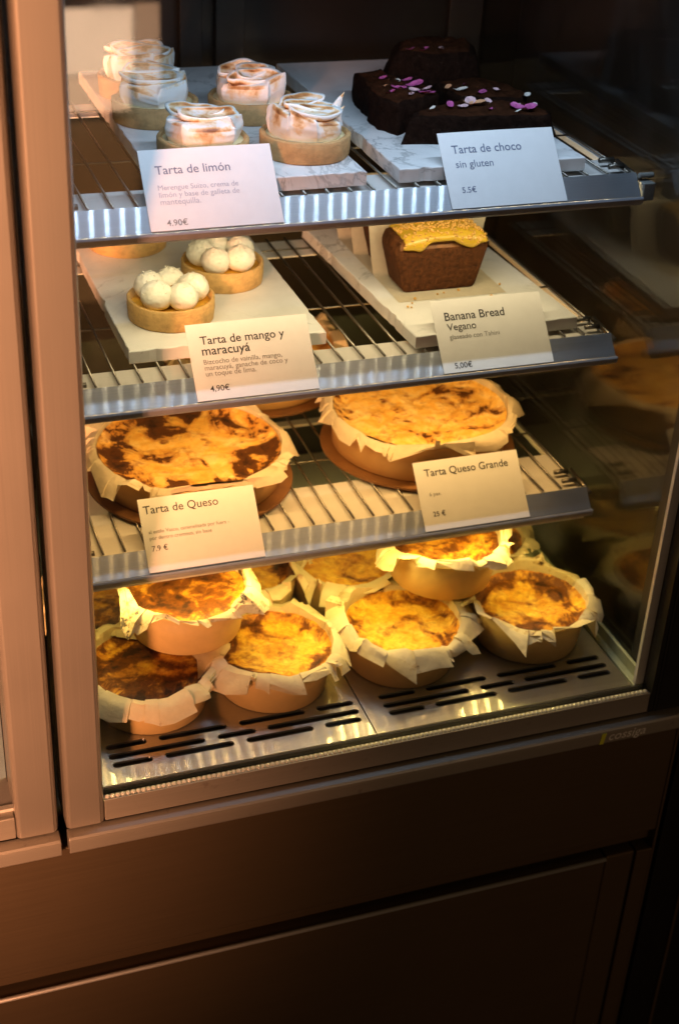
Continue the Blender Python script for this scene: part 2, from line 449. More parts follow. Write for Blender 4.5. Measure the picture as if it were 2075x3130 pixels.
# trays with slots
def slot_rows(x0):
    # (start, end) per row, back to front, relative to the tray's left edge
    top = [(.022, .0635), (.076, .1465), (.160, .231), (.244, .284)]
    mid = [(.022, .120), (.1335, .1735), (.186, .2855)]
    fr = [(.0235, .0635), (.076, .1470), (.160, .231), (.244, .2835)]
    r = []
    for y, row in ((.0724, top), (.0576, mid), (.0447, fr)):
        r += [(x0 + a, x0 + e, y) for a, e in row]
    return r
def tray(x0, x1, label):
    """a folded steel sheet; each slot is a real hole with rounded ends"""
    b = MB()
    ya, yb = .0178, .440
    hs = .0041; z = TRAY; nseg = 6
    rows = {}
    off = .2848 if x0 > .2 else -.0062
    for a, e, y in slot_rows(off):
        if a > x0 + .002: rows.setdefault(y, []).append((a, e))
    ys = [ya]
    bands = []
    def strip(y0, y1, xa, xb): b.add([(xa, y0, z), (xb, y0, z), (xb, y1, z), (xa, y1, z)], [(0, 1, 2, 3)])
    prev = ya
    for y in sorted(rows):
        strip(prev, y - hs, x0, x1)
        xp = x0
        for a, e in sorted(rows[y]):
            strip(y - hs, y + hs, xp, a)
            for side, cx in ((-1, a + hs), (1, e - hs)):
                # corner fillers
                for q in (-1, 1):
                    ex = a if side < 0 else e
                    pts = [(ex, y + q * hs, z)]
                    for k in range(nseg + 1):
                        t = math.pi / 2 * k / nseg
                        pts.append((cx + side * hs * math.cos(t), y + q * hs * math.sin(t), z))
                    for k in range(nseg):
                        f = (0, k + 1, k + 2)
                        b.add([pts[i] for i in f], [(0, 1, 2) if side * q > 0 else (0, 2, 1)])
            # slot walls
            loop = []
            for k in range(nseg * 2 + 1):
                t = math.pi / 2 + math.pi * k / (nseg * 2)
                loop.append((a + hs + hs * math.cos(t), y + hs * math.sin(t)))
            for k in range(nseg * 2 + 1):
                t = -math.pi / 2 + math.pi * k / (nseg * 2)
                loop.append((e - hs + hs * math.cos(t), y + hs * math.sin(t)))
            n = len(loop)
            b.add([(p, q, z) for p, q in loop] + [(p, q, z - .0025) for p, q in loop],
                  [(i, n + i, n + (i + 1) % n, (i + 1) % n) for i in range(n)])
            xp = e
        strip(y - hs, y + hs, xp, x1)
        prev = y + hs
    strip(prev, yb, x0, x1)
    # folded front and sides
    b.add([(x0, ya, z), (x1, ya, z), (x1, ya - .0012, z - .012), (x0, ya - .0012, z - .012)], [(0, 3, 2, 1)])
    for x in (x0, x1): b.add([(x, ya, z), (x, yb, z), (x, yb, z - .012), (x, ya, z - .012)], [(0, 1, 2, 3)])
    return tag(b.build('tray', STEEL_TRAY, case), label)
tray(.0012, .2837, None); tray(.2850, .5795, None)
b = MB(); b.box(.0005, .596, .012, .598, -.035, -.020); b.build('well', DARK, case)
# steel angle along the right and left glass, back rail
b = MB()
b.extrude_x([(0, 0)] * 3, 0, 0, cap=False) if False else None
b.box(.5830, .5945, .018, .597, -.012, .0010); b.box(.5905, .5945, .018, .597, .0011, .0150)
b.build('side_channel', EDGEG, case, bevel=.0008)
b = MB(); b.box(.0005, .596, .441, .597, -.012, .0020); b.build('rear_ledge', STEEL_IN, case)
b = MB(); b.box(.5952, .5998, .0505, .597, -.018, .9); b.build('side_glass', SIDEG, case)
b = MB(); b.box(-.0040, -.0004, .0505, .597, -.018, .9); b.build('side_glass', SIDEG, case)
b = MB(); b.box(.5842, .5948, .0176, .0226, .0012, .9); b.build('corner_strip', STEEL_IN, case, bevel=.0006)
# rear sliding doors and the canopy
b = MB(); b.box(-.003, .599, .602, .625, -.03, .9); b.build('rear_door', BACKW, case)
b = MB()
for x0, x1 in ((.226, .252), (.268, .302), (.555, .598), (.0, .028)): b.box(x0, x1, .590, .6012, .0, .9)
b.build('rear_door_frame', BACKF, case, bevel=.001)
b = MB(); b.box(-.0372, .6384, .02, .62, .901, .93); b.build('canopy', STEEL_OUT, case)

def led_strip(parent, y, z, col, power, tilt, x0=.02, x1=.585, pitch=.0167, housing=STEEL_IN):
    """a rail of separate diodes, shining down and a little back"""
    b = MB(); b.box(x0 - .005, x1 + .005, y - .006, y + .006, z + .0006, z + .004, 0)
    n = int((x1 - x0) / pitch); s = .0024
    dy, dz = s * math.cos(tilt), s * math.sin(tilt)
    for i in range(n + 1):
        x = x0 + i * pitch
        b.add([(x - s, y - dy, z - .0008 - dz), (x - s, y + dy, z - .0008 + dz), (x + s, y + dy, z - .0008 + dz), (x + s, y - dy, z - .0008 - dz)], [(0, 1, 2, 3)], 1)
    return b.build('led_strip', [housing, emit('led', col, power)], parent)

led_strip(case, .127, .80, (.55, .75, 1.0), 600, 0)
b = MB(); b.box(.0, .598, .108, .148, .8042, .9008); b.build('light_beam', STEEL_IN, case)

LEDC = [((1.0, .81, .46), 330), ((1.0, .60, .20), 500), ((1.0, .74, .21), 350)]
rail_t = .0012
for i, z in enumerate(ZS):
    sh = MB()                                              # frame: front strip, rear strip, side rails, all under the wires
    top = z + WIRE_Z - .0045
    x0, x1 = .012, .575
    ye = (.220, .204, .249)[i]; sh.box(x0, x1, YS + .0135, ye, top - .0015, top)            # lit front strip
    sh.box(x0, x1, .455 - i * .004, .50, top - .0015, top)
    sh.box(x0, x0 + .006, ye + .0002, .4548 - i * .004, top - .006, top)
    sh.box(x1 - .006, x1, ye + .0002, .4548 - i * .004, top - .006, top)
    s = sh.build('shelf', SHELF, case, bevel=.0005)
    if i == 1: pass
    rw = MB()
    nx = 26; pitch = (x1 - x0 - .01) / (nx - 1)
    for k in range(nx):
        x = x0 + .005 + k * pitch
        rw.tube((x, YS + .0215, z + WIRE_Z - .0013), (x, .50, z + WIRE_Z - .0013), .0013, 6)
    for y in (.30, .47):
        rw.tube((x0, y, z + WIRE_Z - .0037), (x1, y, z + WIRE_Z - .0037), .0012, 6)
    rw.build('wire_rack', WIRE, s, smooth=True)
    lip = MB()                                             # ticket rail: face leaning back, fold, lower band
    a = R(41)
    fy, fz = YS, z
    ty, tz = YS + .0165, z + WIRE_Z
    lip.extrude_x([(fy, fz), (ty, tz), (ty + .0012, tz - .0006), (fy + .0022, fz - .0008)], x0 - .004, x1 + .001)
    lip.build('ticket_rail', STEEL_LIP, s)
    bd = MB()
    bd.extrude_x([(fy - .0016, fz + .0002), (fy + .0008, fz - .0010), (fy + .010, fz - .0012), (fy + .010, fz - .0085), (fy + .0025, fz - .0092), (fy - .0005, fz - .0085), (fy - .0022, fz - .0062), (fy - .0026, fz - .0020)], x0 - .005, x1 + .003)
    bd.build('rail_band', BAND, s, bevel=.0006)
    col, pw = LEDC[i]
    led_strip(s, YS + (.036, .034, .0055)[i], z + (.004, .004, -.0108)[i], col, pw, R((38, 36, 0)[i]), x0 + .01, x1 - .012)
    # end brackets and chrome hooks
    br = MB()
    br.box(x1 + .0035, x1 + .0165, YS + .002, YS + .016, z - .006, z + .012)
    br.tube((x1 + .002, YS + .012, z + .017), (x1 + .018, YS + .012, z + .017), .003, 8)
    br.build('bracket', PLASTIC if i == 0 else WIRE, s, bevel=.001) if i == 0 else None
    for yy in (YS + .03, YS + .05):
        hk = MB(); hk.tube((x1 - .022, yy, z + WIRE_Z + .0025), (x1 - .006, yy, z + WIRE_Z + .0025), .0028, 8)
        hk.build('hook', WIRE, s, smooth=True); hk = MB()
        hk.tube((x0 + .004, yy - .01, z + WIRE_Z + .0025), (x0 + .018, yy - .01, z + WIRE_Z + .0025), .0028, 8)
        hk.build('hook', WIRE, s, smooth=True)
    hk = MB(); hk.tube((x1 + .004, YS + .012, z + WIRE_Z - .006), (x1 + .004, YS + .060, z + WIRE_Z - .002), .0022, 8)
    hk.build('side_hook', WIRE, s, smooth=True)

led_strip(case, .430, .1420, (1.0, .75, .20), 170, R(-38), .03, .575)  # added rear strip, out of sight, evens the light in the bottom bay

# lower cabinet: front panel, finger pull, drawer panel
b = MB(); b.box(-.60, .6405, .0005, .03, -.2105, -.0502); b.build('front_panel', STEEL_PANEL, case, bevel=.0015)
b = MB(); b.box(-.60, .6405, .012, .035, -.2330, -.2110); b.build('finger_pull', STEEL_PANEL, case)
b = MB(); b.box(-.60, .5775, -.002, .03, -.80, -.2385); b.build('drawer_panel', STEEL_PANEL, case, bevel=.0024)
b = MB(); b.tube((-.60, -.0014, -.2392), (.5770, -.0014, -.2392), .0026, 12); b.build('drawer_edge_highlight', STEEL_IN, case, smooth=True)  # paler tube added to draw the highlight along the drawer's top edge
b = MB(); b.box(.5800, .6170, .001, .03, -.80, -.2390); b.build('drawer_stile', STEEL_PANEL, case, bevel=.002)
b = MB(); b.box(.6190, .6405, -.001, .03, -.80, -.2390); b.box(.6384, .6420, -.002, .03, -.80, -.0502); b.build('cabinet_edge', STEEL_PANEL, case, bevel=.0012)
b = MB(); b.box(-.60, .640, .036, .60, -.80, -.04); b.build('cabinet_body', DARK, case)

def text_mesh(items, name, mats, parent, frame, lift=.0003):
    """items: (string, u, v, width, material index, shear); frame maps (u, v, lift) to the parent's space"""
    mb = MB()
    for body, u, v, w, mi, shear, bold in items:
        cu = bpy.data.curves.new('tmp', 'FONT'); cu.body = body; cu.size = 1; cu.resolution_u = 3; cu.shear = shear; cu.offset = bold
        ob = bpy.data.objects.new('tmp', cu); C.objects.link(ob)
        dg = bpy.context.evaluated_depsgraph_get(); ev = ob.evaluated_get(dg)
        me = bpy.data.meshes.new_from_object(ev)
        xs = [p.co.x for p in me.vertices]
        k = w / max(1e-6, max(xs) - min(xs)); x0 = min(xs)
        mb.add([frame(u + (p.co.x - x0) * k, v + p.co.y * k, lift) for p in me.vertices], [tuple(p.vertices) for p in me.polygons], mi)
        bpy.data.objects.remove(ob); bpy.data.curves.remove(cu); bpy.data.meshes.remove(me)
    return mb.build(name, mats, parent)

# maker's badge on the front panel
lg = MB(); y0, y1 = -.0106, -.0101
pl = [(.5335, -.0485), (.5385, -.0485), (.5408, -.0345), (.5368, -.0340), (.5352, -.0358)]
n = len(pl)
lg.add([(x, y0, z) for x, z in pl] + [(x, y1, z) for x, z in pl], [tuple(range(n)), tuple(range(2 * n - 1, n - 1, -1))] + [(i, n + i, n + (i + 1) % n, (i + 1) % n) for i in range(n)])
bd = lg.build('badge', LOGO_Y, case)
text_mesh([('cossiga', .5445, -.0450, .0450, 0, .22, 0.006)], 'lettering', LOGO_T, bd, lambda u, v, l: (u, -.0104, v))

# ---------------------------------------------------------------- neighbouring cases
nb = thing('display_case', (-.0447, 0, 0), 'second steel pastry case, only its edge showing at the far left', 'display case')
post(-.0393, 0.0, nb)
b = MB(); b.box(-.36, -.0398, .002, .03, -.0265, -.0005); b.build('lower_rail', STEEL_TRIM, nb, bevel=.0012)
b = MB()
pr = [(.004, -.0285), (-.004, -.0295), (-.0080, -.0305), (-.0098, -.0325), (-.0100, -.036), (-.0100, -.0475), (-.0092, -.0495), (-.0075, -.0498), (.004, -.0498)]
b.extrude_x(pr, -.40, 0.0); b.build('sill', STEEL_TRIM, nb, bevel=.0008)
b = MB(); b.box(-.36, -.0405, .005, .011, .0004, .9); b.build('front_glass', GLASS, nb)
b = MB(); b.box(-.36, -.006, .012, .018, -.004, .0030); b.build('beaded_strip', BEAD, nb)
b = MB(); b.box(-.40, -.004, .019, .6, -.012, .002); b.build('tray', STEEL_IN, nb)
b = MB(); b.box(-.40, -.0042, .30, .6, .003, .9); b.build('back_wall', BACKW, nb)
b = MB(); b.box(-.0396, .0065, .051, .058, -.05, .9); b.build('filler_strip', DARK, nb)

b = MB(); b.box(-3, 4, -5, 3, -.84, -.80); tag(b.build('floor', simple('dark_floor', (.05, .04, .03), .6, 0, 4, .3)), kind='structure')
b = MB(); b.box(-3, 4, 1.6, 1.7, -.80, 2.4); tag(b.build('wall', simple('dark_wall', (.02, .015, .01), .8, 0, 4, .3)), kind='structure')
cab = thing('cabinet', (.652, 0, 0), 'black cabinet standing in the dark right of the pastry case', 'cabinet')
b = MB(); b.box(0, .5, .004, .6, -.8, .95); b.build('cabinet_panel', simple('black_cabinet', (.010, .008, .006), .45, 0, 12, .3), cab, bevel=.002)
b = MB(); b.box(.043, .047, .001, .0038, -.8, -.05); b.build('cabinet_trim', STEEL_PANEL, cab)

# ---------------------------------------------------------------- marble boards
def slab(loc, sx, sy, rz, seed, label, notch=False):
    b = MB(); t = .0135
    rng = random.Random(seed)
    n = 40
    # outline with tiny chips
    pts = []
    for (ax, ay), (bx, by), m in (((0, 0), (sx, 0), 30), ((sx, 0), (sx, sy), 40), ((sx, sy), (0, sy), 20), ((0, sy), (0, 0), 40)):
        for k in range(m):
            u = k / m
            x, y = ax + (bx - ax) * u, ay + (by - ay) * u
            c = .0006 * max(0, rng.gauss(0, 1)) if k else .0
            if rng.random() < .04 and k: c += .0022
            cx, cy = sx / 2 - x, sy / 2 - y
            nx, ny = (0, 1) if ay == by == 0 else (-1, 0) if ax == bx == sx else (0, -1) if ay == by else (1, 0)
            pts.append((x + nx * c, y + ny * c))
    m = len(pts)
    e = .0012
    def inset(p, d):
        return (min(max(p[0], d), sx - d) if d else p[0], min(max(p[1], d), sy - d) if d else p[1])
    loops = [(0.0006, 0.0), (0.0, .0008), (0.0, t - e), (e * .4, t - e * .35), (e, t)]
    vs = []
    for d, z in loops:
        for p in pts:
            q = inset(p, d); vs.append((q[0], q[1], z))
    fs = [tuple(range(m - 1, -1, -1)), tuple(range(4 * m, 5 * m))]
    for k in range(4):
        for i in range(m):
            j = (i + 1) % m
            fs.append((k * m + i, k * m + j, (k + 1) * m + j, (k + 1) * m + i))
    b.add(vs, fs)
    o = b.build('marble_board', marble_mat('white_marble', seed), None)
    o.location = loc; o.rotation_euler = (0, 0, rz)
    tag(o, label, 'marble board', 'marble boards under the pastries')
    return o

Z1, Z2, Z3 = (z + WIRE_Z + .0004 for z in ZS)
slab((.1055, .1770, Z1), .194, .385, 0, 3, 'marble board on the top shelf carrying the meringue tarts')
slab((.3318, .1770, Z1), .1942, .385, 0, 8, 'marble board on the top shelf carrying the dark chocolate cake')
slab((.0785, .2050, Z2), .199, .33, 0, 14, 'marble board on the second shelf carrying the tarts with white cream balls')
slab((.3605, .1730, Z2), .1845, .32, R(2.5), 21, 'marble board on the second shelf under the sliced loaf')
T = .0136
def K1(x, y): return x * 1.0147 + .0026, y * 1.0147 + .0152
def K2(x, y): return x * 1.0104 + .0018, y * 1.0104 + .0107

# ---------------------------------------------------------------- lemon meringue tarts
LEMON_CRUST = [crust_mat('shortcrust', (.56, .33, .13), s) for s in (1, 5)]
def crust_shell(r, h, rng, m, parent, wall=.0045, inner=.006):
    b = MB(); k1 = knots(rng, 30); k2 = knots(rng, 50)
    prof = [(r * .2, 0), (r * .95, 0), (r * .985, .0015), (r, h * .5), (r * 1.005, h - .001), (r - .001, h + .0002), (r - wall, h), (r - wall - .0005, h - inner), (r * .2, h - inner)]
    def wob(rr, z, a, k):
        t = a / (2 * math.pi)
        if k in (0, 8): return rr, z
        return rr + .0005 * k1(t) + .0003 * k2(t + .1 * k), z + (.0006 * k2(t) + .0005 * k1(t) if z > h * .7 else 0)
    b.lathe(prof, 72, 0, wob)
    return b.build('crust', m, parent, smooth=True)

def meringue(parent, rng, r, z0, h, seed, rz, style):
    """scraped swiss meringue: upright spatula strokes lapping over one another, a slanted top with long flat swipes"""
    b = MB(); toast = []
    K = (6, 6, 7)[style]
    cut = sorted((i + rng.uniform(-.3, .3)) / K for i in range(K))
    hs = [rng.uniform(.74, 1.12) for _ in range(K)]; he = [rng.uniform(-.26, .26) for _ in range(K)]
    cc = [rng.uniform(.05, .14) for _ in range(K)]; lap = [rng.uniform(.06, .17) for _ in range(K)]
    tn = [rng.choice((.15, .6, .8, 1.0)) for _ in range(K)]; lean = [rng.uniform(-.05, .06) for _ in range(K)]
    sl = rng.uniform(0, 6.28); slm = rng.uniform(.06, .16)
    def top_h(x, y): return h * (.84 + slm * (x * math.cos(sl) + y * math.sin(sl)) / r)
    cols = []
    for i in range(K):
        a, e = cut[i], cut[(i + 1) % K] + (1 if i == K - 1 else 0)
        for q in (0, .06, .16, .28, .40, .52, .64, .76, .87, .95, .992): cols.append((i, q, a + (e - a) * q))
    NV = 30; vs = []
    for v_ in range(NV + 1):
        v = v_ / NV
        for i, q, t in cols:
            zf = min(1, v / .70)
            ang = 2 * math.pi * (t + rz) + lean[i] * 2 * (zf - .5)
            edge = max(math.exp(-q / .07), math.exp(-(1 - q) / .07))
            prof = .97 + .06 * math.sin(zf * 2.6) - .05 * (1 - zf) ** 3 - .04 * zf ** 3
            rr = r * prof * (1 - cc[i] * math.sin(math.pi * q) * (.4 + .6 * zf) + lap[i] * (q - .55) * (.25 + .75 * zf))
            hh = top_h(rr * math.cos(ang), rr * math.sin(ang)) * (hs[i] + he[i] * (q - .5))
            tv = .02 + .62 * tn[i] * math.sin(math.pi * min(1, q * 1.05)) ** .6 * min(1, .25 + zf) - .35 * max(0, .28 - zf) / .28 - .25 * edge
            if v > .70:
                w = (v - .70) / .30
                rr *= (1 - w) * (1 - .04 * math.sin(w * 3.1)); mid = top_h(rr * math.cos(ang), rr * math.sin(ang)) * .93
                zz = hh + (mid - hh) * min(1, w * 2.2) ** .8 + .0016 * math.exp(-((w - .05) / .05) ** 2)
                tv = .34 + .3 * noise.noise((rr * math.cos(ang) * 60 + seed, rr * math.sin(ang) * 60, 0)) + .2 * (w < .1)
            else:
                zz = hh * zf
                if zf > .88: tv += .34
            nz = .0008 * noise.noise(Vector((math.cos(ang), math.sin(ang), zf * 2)) * 2.4 + Vector((seed, 0, 0)))
            vs.append(((rr + nz) * math.cos(ang), (rr + nz) * math.sin(ang), z0 + zz)); toast.append(tv)
    n = len(cols)
    b.add(vs, [(v * n + u, v * n + (u + 1) % n, (v + 1) * n + (u + 1) % n, (v + 1) * n + u) for v in range(NV) for u in range(n)])
    ns = (2, 3, 3)[style]; d0 = rng.uniform(-.3, .3)
    for q in range(ns):
        cx, cy = r * rng.uniform(-.12, .12), r * (.42 - .40 * q + rng.uniform(-.06, .06))
        L_, w_, t_ = r * rng.uniform(.72, .90), r * rng.uniform(.32, .42), .0032
        M = Matrix.Translation((cx, cy, z0 + top_h(cx, cy) + .0004)) @ Matrix.Rotation(d0 + rng.uniform(-.35, .35), 4, 'Z') @ Matrix.Rotation(rng.uniform(-.06, .10), 4, 'Y') @ Matrix.Rotation(rng.uniform(.10, .30), 4, 'X')
        ph = rng.uniform(0, 6)
        def sw(u, v):
            a = 2 * math.pi * u
            ex = abs(math.cos(a)) ** .9 * math.copysign(1, math.cos(a)) * (1 - .25 * math.sin(a)); ey = math.sin(a)
            if v <= .5: sc = v * 2; z = t_ * (.3 + .7 * sc ** 4)
            else: sc = 1 - (v - .5) * .5; z = -t_ * 4.0 * (v - .5)
            toast.append(.46 - .50 * (sc > .90 and v <= .54) + .30 * (.70 < sc <= .90) + .40 * noise.noise((ex * 1.4 + seed, ey * 1.4, q)) + .30 * (v > .6))
            bend = .0042 * math.sin(ex * 1.8 + ph) * sc
            wob = 1 + .22 * noise.noise((math.cos(a) * 1.3 + seed, math.sin(a) * 1.3, q * 3 + .5)) * sc
            curl = .0030 * max(0, noise.noise((math.cos(a) * .9 + seed * 2, math.sin(a) * .9, q + 7))) * sc ** 3 * 2
            return tuple(M @ Vector((L_ * ex * sc * wob, w_ * ey * sc * wob + bend, z + .0014 * (ex * sc) ** 2 + curl)))
        b.grid(sw, 44, 14, 0, close_u=True)
    if style == 2:                                                    # pulled-up peak
        for ang, k0, hh in ((.05, .80, .95), (-.40, .76, .62)):
            px, py = r * k0 * math.cos(ang), r * k0 * math.sin(ang)
            def pk(u, v):
                a = 2 * math.pi * u; w = (1 - v) ** .8
                toast.append(.15 + .4 * (v > .8) + .3 * (math.sin(a + 1) > .5))
                return (px + .0090 * w * math.cos(a) + .010 * v ** 2.2, py + .0050 * w * math.sin(a), z0 + h * .35 + h * hh * v)
            b.grid(pk, 16, 14, 0, close_u=True)
    b.attr = toast
    return b.build('meringue', meringue_mat(seed), parent, smooth=True)

lem = [(.254, .224, 'lemon meringue tart with a pointed peak, at the front right corner of its board', 2),
       (.157, .226, 'low lemon meringue tart right behind the lemon tart card', 0),
       (.238, .350, 'lemon meringue tart with flat folded top behind the peaked one', 1),
       (.142, .354, 'lemon meringue tart with tall browned folds, second from the back on the left', 0),
       (.147, .445, 'rearmost lemon meringue tart, half veiled by the bright reflection in the glass', 1)]
for k, (x, y, lab, st) in enumerate(lem):
    rng = random.Random(40 + k)
    t = thing('meringue_tart', (*K1(x, y), Z1 + T), lab, 'tart', 'lemon meringue tarts on the top shelf')
    crust_shell(.0428, .0205, rng, LEMON_CRUST[k % 2], t)
    b = MB(); b.lathe([(.0385, .0170), (.037, .0182), (.02, .0196), (.002, .0200)], 48); b.build('lemon_cream', LEMON, t, smooth=True)
    meringue(t, rng, .0352, .0175, (.029, .026, .027, .028, .030)[k], 3.1 * k, (.05, .32, .61, .2, .8)[k], st)

# ---------------------------------------------------------------- mango and passionfruit tarts
MANGO_CRUST = crust_mat('smooth_tart_case', (.60, .37, .13), 2)
def mango(x, y, lab, seed, rot):
    rng = random.Random(seed)
    t = thing('cream_tart', (*K2(x, y), Z2 + T), lab, 'tart', 'mango tarts with coconut cream on the second shelf')
    crust_shell(.0438, .0225, rng, MANGO_CRUST, t, .0030, .0085)
    b = MB(); b.lathe([(.0400, .0150), (.036, .0160), (.02, .0165), (.002, .0165)], 40, 0, lambda r, z, a, k: (r, z + .0012 * noise.noise((r * 300, a * 5, seed)))); b.build('mango_filling', CUSTARD, t, smooth=True)
    for k in range(5):
        a = 2 * math.pi * (k + rot) / 5 + rng.uniform(-.08, .08)
        rr = .0157 + rng.uniform(-.0008, .0008); d = .0226
        b = MB()
        sd = seed * 3 + k
        b.ball((0, 0, 0), rr, rr, rr * .90, 40, 26, 0, lambda q: 1 + .05 * noise.noise(q * 3.0 + Vector((sd, 0, 0))) + .045 * noise.noise(q * 13 + Vector((sd, 0, 0))) * max(.15, q.z + .35) + (.06 * max(0, noise.noise(q * 22 + Vector((0, sd, 0)))) * max(0, q.z)))
        fl = rng.randint(14, 20)                                     # coconut shreds
        for _ in range(fl):
            q = Vector((rng.gauss(0, 1), rng.gauss(0, 1), abs(rng.gauss(0, 1)) + .2)).normalized() * rr * .99
            q.z *= .92
            e = Vector((rng.gauss(0, 1), rng.gauss(0, 1), rng.gauss(0, .6))).normalized() * .0016
            b.tube(q - e, q + e + q * .09, .00035, 4)
        b.build('cream_ball', CREAM, t, smooth=True, loc=(d * math.cos(a), d * math.sin(a), .0165 + rr * .78))
    b = MB()
    for _ in range(22):
        a, d = rng.uniform(0, 6.28), .0085 * rng.random() ** .5
        b.ball((d * math.cos(a), d * math.sin(a), .026 + rng.uniform(0, .0035)), .0019, .0013, .0011, 8, 5, rng.choice((0, 0, 1)))
    b.lathe([(.0100, .0165), (.0095, .0225), (.006, .0262), (.0005, .0268)], 20, 1)
    b.build('passionfruit', [SEED, PULP], t, smooth=True)
mango(.134, .264, 'mango tart with coconut cream balls left of its price card', 5, .05)
mango(.209, .345, 'mango tart with cream balls at the back right of its board', 9, .30)
mango(.133, .4625, 'mango tart at the rear of its board, only its crust base showing', 13, .6)

# ---------------------------------------------------------------- chocolate cake
def choc_piece(poly, z, h, label, seed, petals):
    rng = random.Random(seed); poly = [K1(*p) for p in poly]; petals = [(*K1(a, e), *q) for a, e, *q in petals]
    cx = sum(p[0] for p in poly) / len(poly); cy = sum(p[1] for p in poly) / len(poly)
    t = thing('chocolate_cake_slice', (cx, cy, z), label, 'cake slice', 'slices of chocolate cake on the top shelf')
    pts = []
    for i in range(len(poly)):
        a, e = Vector(poly[i]), Vector(poly[(i + 1) % len(poly)])
        n = max(2, int((e - a).length / .004))
        for k in range(n): pts.append(a + (e - a) * k / n)
    m = len(pts); b = MB(); vs = []; fs = []
    tp = .26 if h > .04 else .10
    rows = [(0, .0), (tp * .15, .25), (tp * .35, .5), (tp * .6, .75), (tp * .8, .90), (tp + .05, 1.0)]
    for ins, f in rows:
        for p in pts:
            q = Vector((p.x - cx, p.y - cy)) * (1 - ins)
            w = Vector((q.x * 90 + seed, q.y * 90, f * h * 90))
            d = q.normalized() if q.length else Vector((0, 0))
            k = .0048 * noise.noise(w * .42) + .0030 * noise.noise(w * 1.1) + .0012 * noise.noise(w * 3)
            vs.append((q.x + d.x * k, q.y + d.y * k, f * h + (0 if f == 0 else .0018 * noise.noise(w * .7))))
    for r_ in range(len(rows) - 1):
        for i in range(m):
            j = (i + 1) % m
            fs.append((r_ * m + i, r_ * m + j, (r_ + 1) * m + j, (r_ + 1) * m + i))
    b.add(vs, fs, 0)
    top = len(rows) - 1
    rings = [(vs[top * m + i]) for i in range(m)]; dome = .004 if h > .04 else .001
    steps = 7; prev = [len(b.v) - m + i for i in range(m)]
    for sN in range(1, steps + 1):
        f = 1 - sN / (steps + .6)
        n0 = len(b.v)
        for p in rings:
            w = Vector((p[0] * f * 70 + seed, p[1] * f * 70, 3))
            b.v.append((p[0] * f, p[1] * f, p[2] + .0050 * noise.noise(w * .5) + .0032 * noise.noise(w * 1.6) + .0012 * noise.noise(w * 3.7) + dome * (1 - f * f)))
        for i in range(m):
            j = (i + 1) % m
            b.f.append((prev[i], prev[j], n0 + j, n0 + i)); b.m.append(1)
        prev = list(range(n0, n0 + m))
    b.f.append(tuple(prev)); b.m.append(1)
    b.build('sponge', [CHOC, CHOCT], t, smooth=True)
    for (px, py, s, rz, mi) in petals:
        pb = MB()
        sd = rng.random() * 9; s *= 1.3
        def pf(u, v):
            x = (u - .5) * 2; w = math.sqrt(max(0, 1 - x * x)) * (.62 + .25 * x)
            yv = (v - .5) * 2 * w
            return (x * s, yv * s * .8, s * (.30 * x * x + .45 * yv * yv + .12 * noise.noise((x * 2 + sd, yv * 2, 0))) + .0012)
        pb.grid(pf, 10, 6)
        o = pb.build('petal', PETAL[mi], t, smooth=True, loc=(px - cx, py - cy, h + .0006))
        o.rotation_euler = (rng.uniform(-.25, .1), rng.uniform(-.2, .2), rz)
    return t
zc = Z1 + T; H = .027
choc_piece([(.3530, .2290), (.500, .205), (.5140, .2260), (.500, .2600), (.430, .2800), (.3700, .2500)], zc, H,
           'front slice of dark chocolate cake with its cut face behind the card', 1,
           [(.421, .2450, .0055, .3, 1), (.437, .2520, .0095, -.2, 3), (.434, .2560, .0080, 1.0, 1), (.4855, .2290, .0080, .5, 0), (.477, .2340, .0070, 2.4, 0), (.4785, .2405, .0045, .9, 1), (.4700, .2210, .0035, .2, 2), (.495, .2380, .0040, .8, 2), (.412, .2520, .0050, 1.4, 0), (.448, .2330, .0040, .2, 0), (.456, .2580, .0045, 2.0, 1), (.390, .2450, .0035, .6, 2)])
choc_piece([(.3600, .2565), (.4180, .2850), (.420, .3150), (.4050, .3450), (.385, .395), (.3600, .390), (.3540, .350), (.3480, .310), (.3490, .280)], zc, H + .003,
           'left slice of chocolate cake showing its baked crust side', 2,
           [(.400, .3170, .0080, .1, 0), (.379, .3080, .0065, -.4, 0), (.393, .2980, .0055, 2.2, 1), (.399, .2890, .0060, -.8, 0), (.405, .2860, .0045, .4, 0), (.370, .3180, .0035, .2, 3), (.407, .3010, .0050, .2, 1), (.376, .3450, .0050, .5, 0), (.388, .3330, .0040, 1.2, 2), (.366, .2950, .0045, .3, 0), (.384, .2850, .0040, .9, 1), (.399, .3350, .0050, .1, 0)])
choc_piece([(.4330, .2840), (.5020, .2640), (.5130, .2900), (.5100, .3300), (.480, .3600), (.430, .3450)], zc, H,
           'right hand slice of chocolate cake behind the front one', 3,
           [(.4440, .3020, .0065, .0, 2), (.4350, .3130, .0045, .7, 3), (.5040, .2720, .0045, .8, 2), (.462, .2900, .0050, .4, 0), (.482, .2960, .0040, 1.9, 1), (.458, .3200, .0045, .7, 0)])
choc_piece([(.3900, .3750), (.430, .3480), (.495, .3550), (.5150, .4100), (.470, .4600), (.410, .4350)], zc, .050,
           'tall heap-like slice of chocolate cake at the back of the board', 4,
           [(.432, .3740, .0055, .6, 0), (.418, .3780, .0045, .1, 0), (.452, .3760, .0045, .9, 1)])

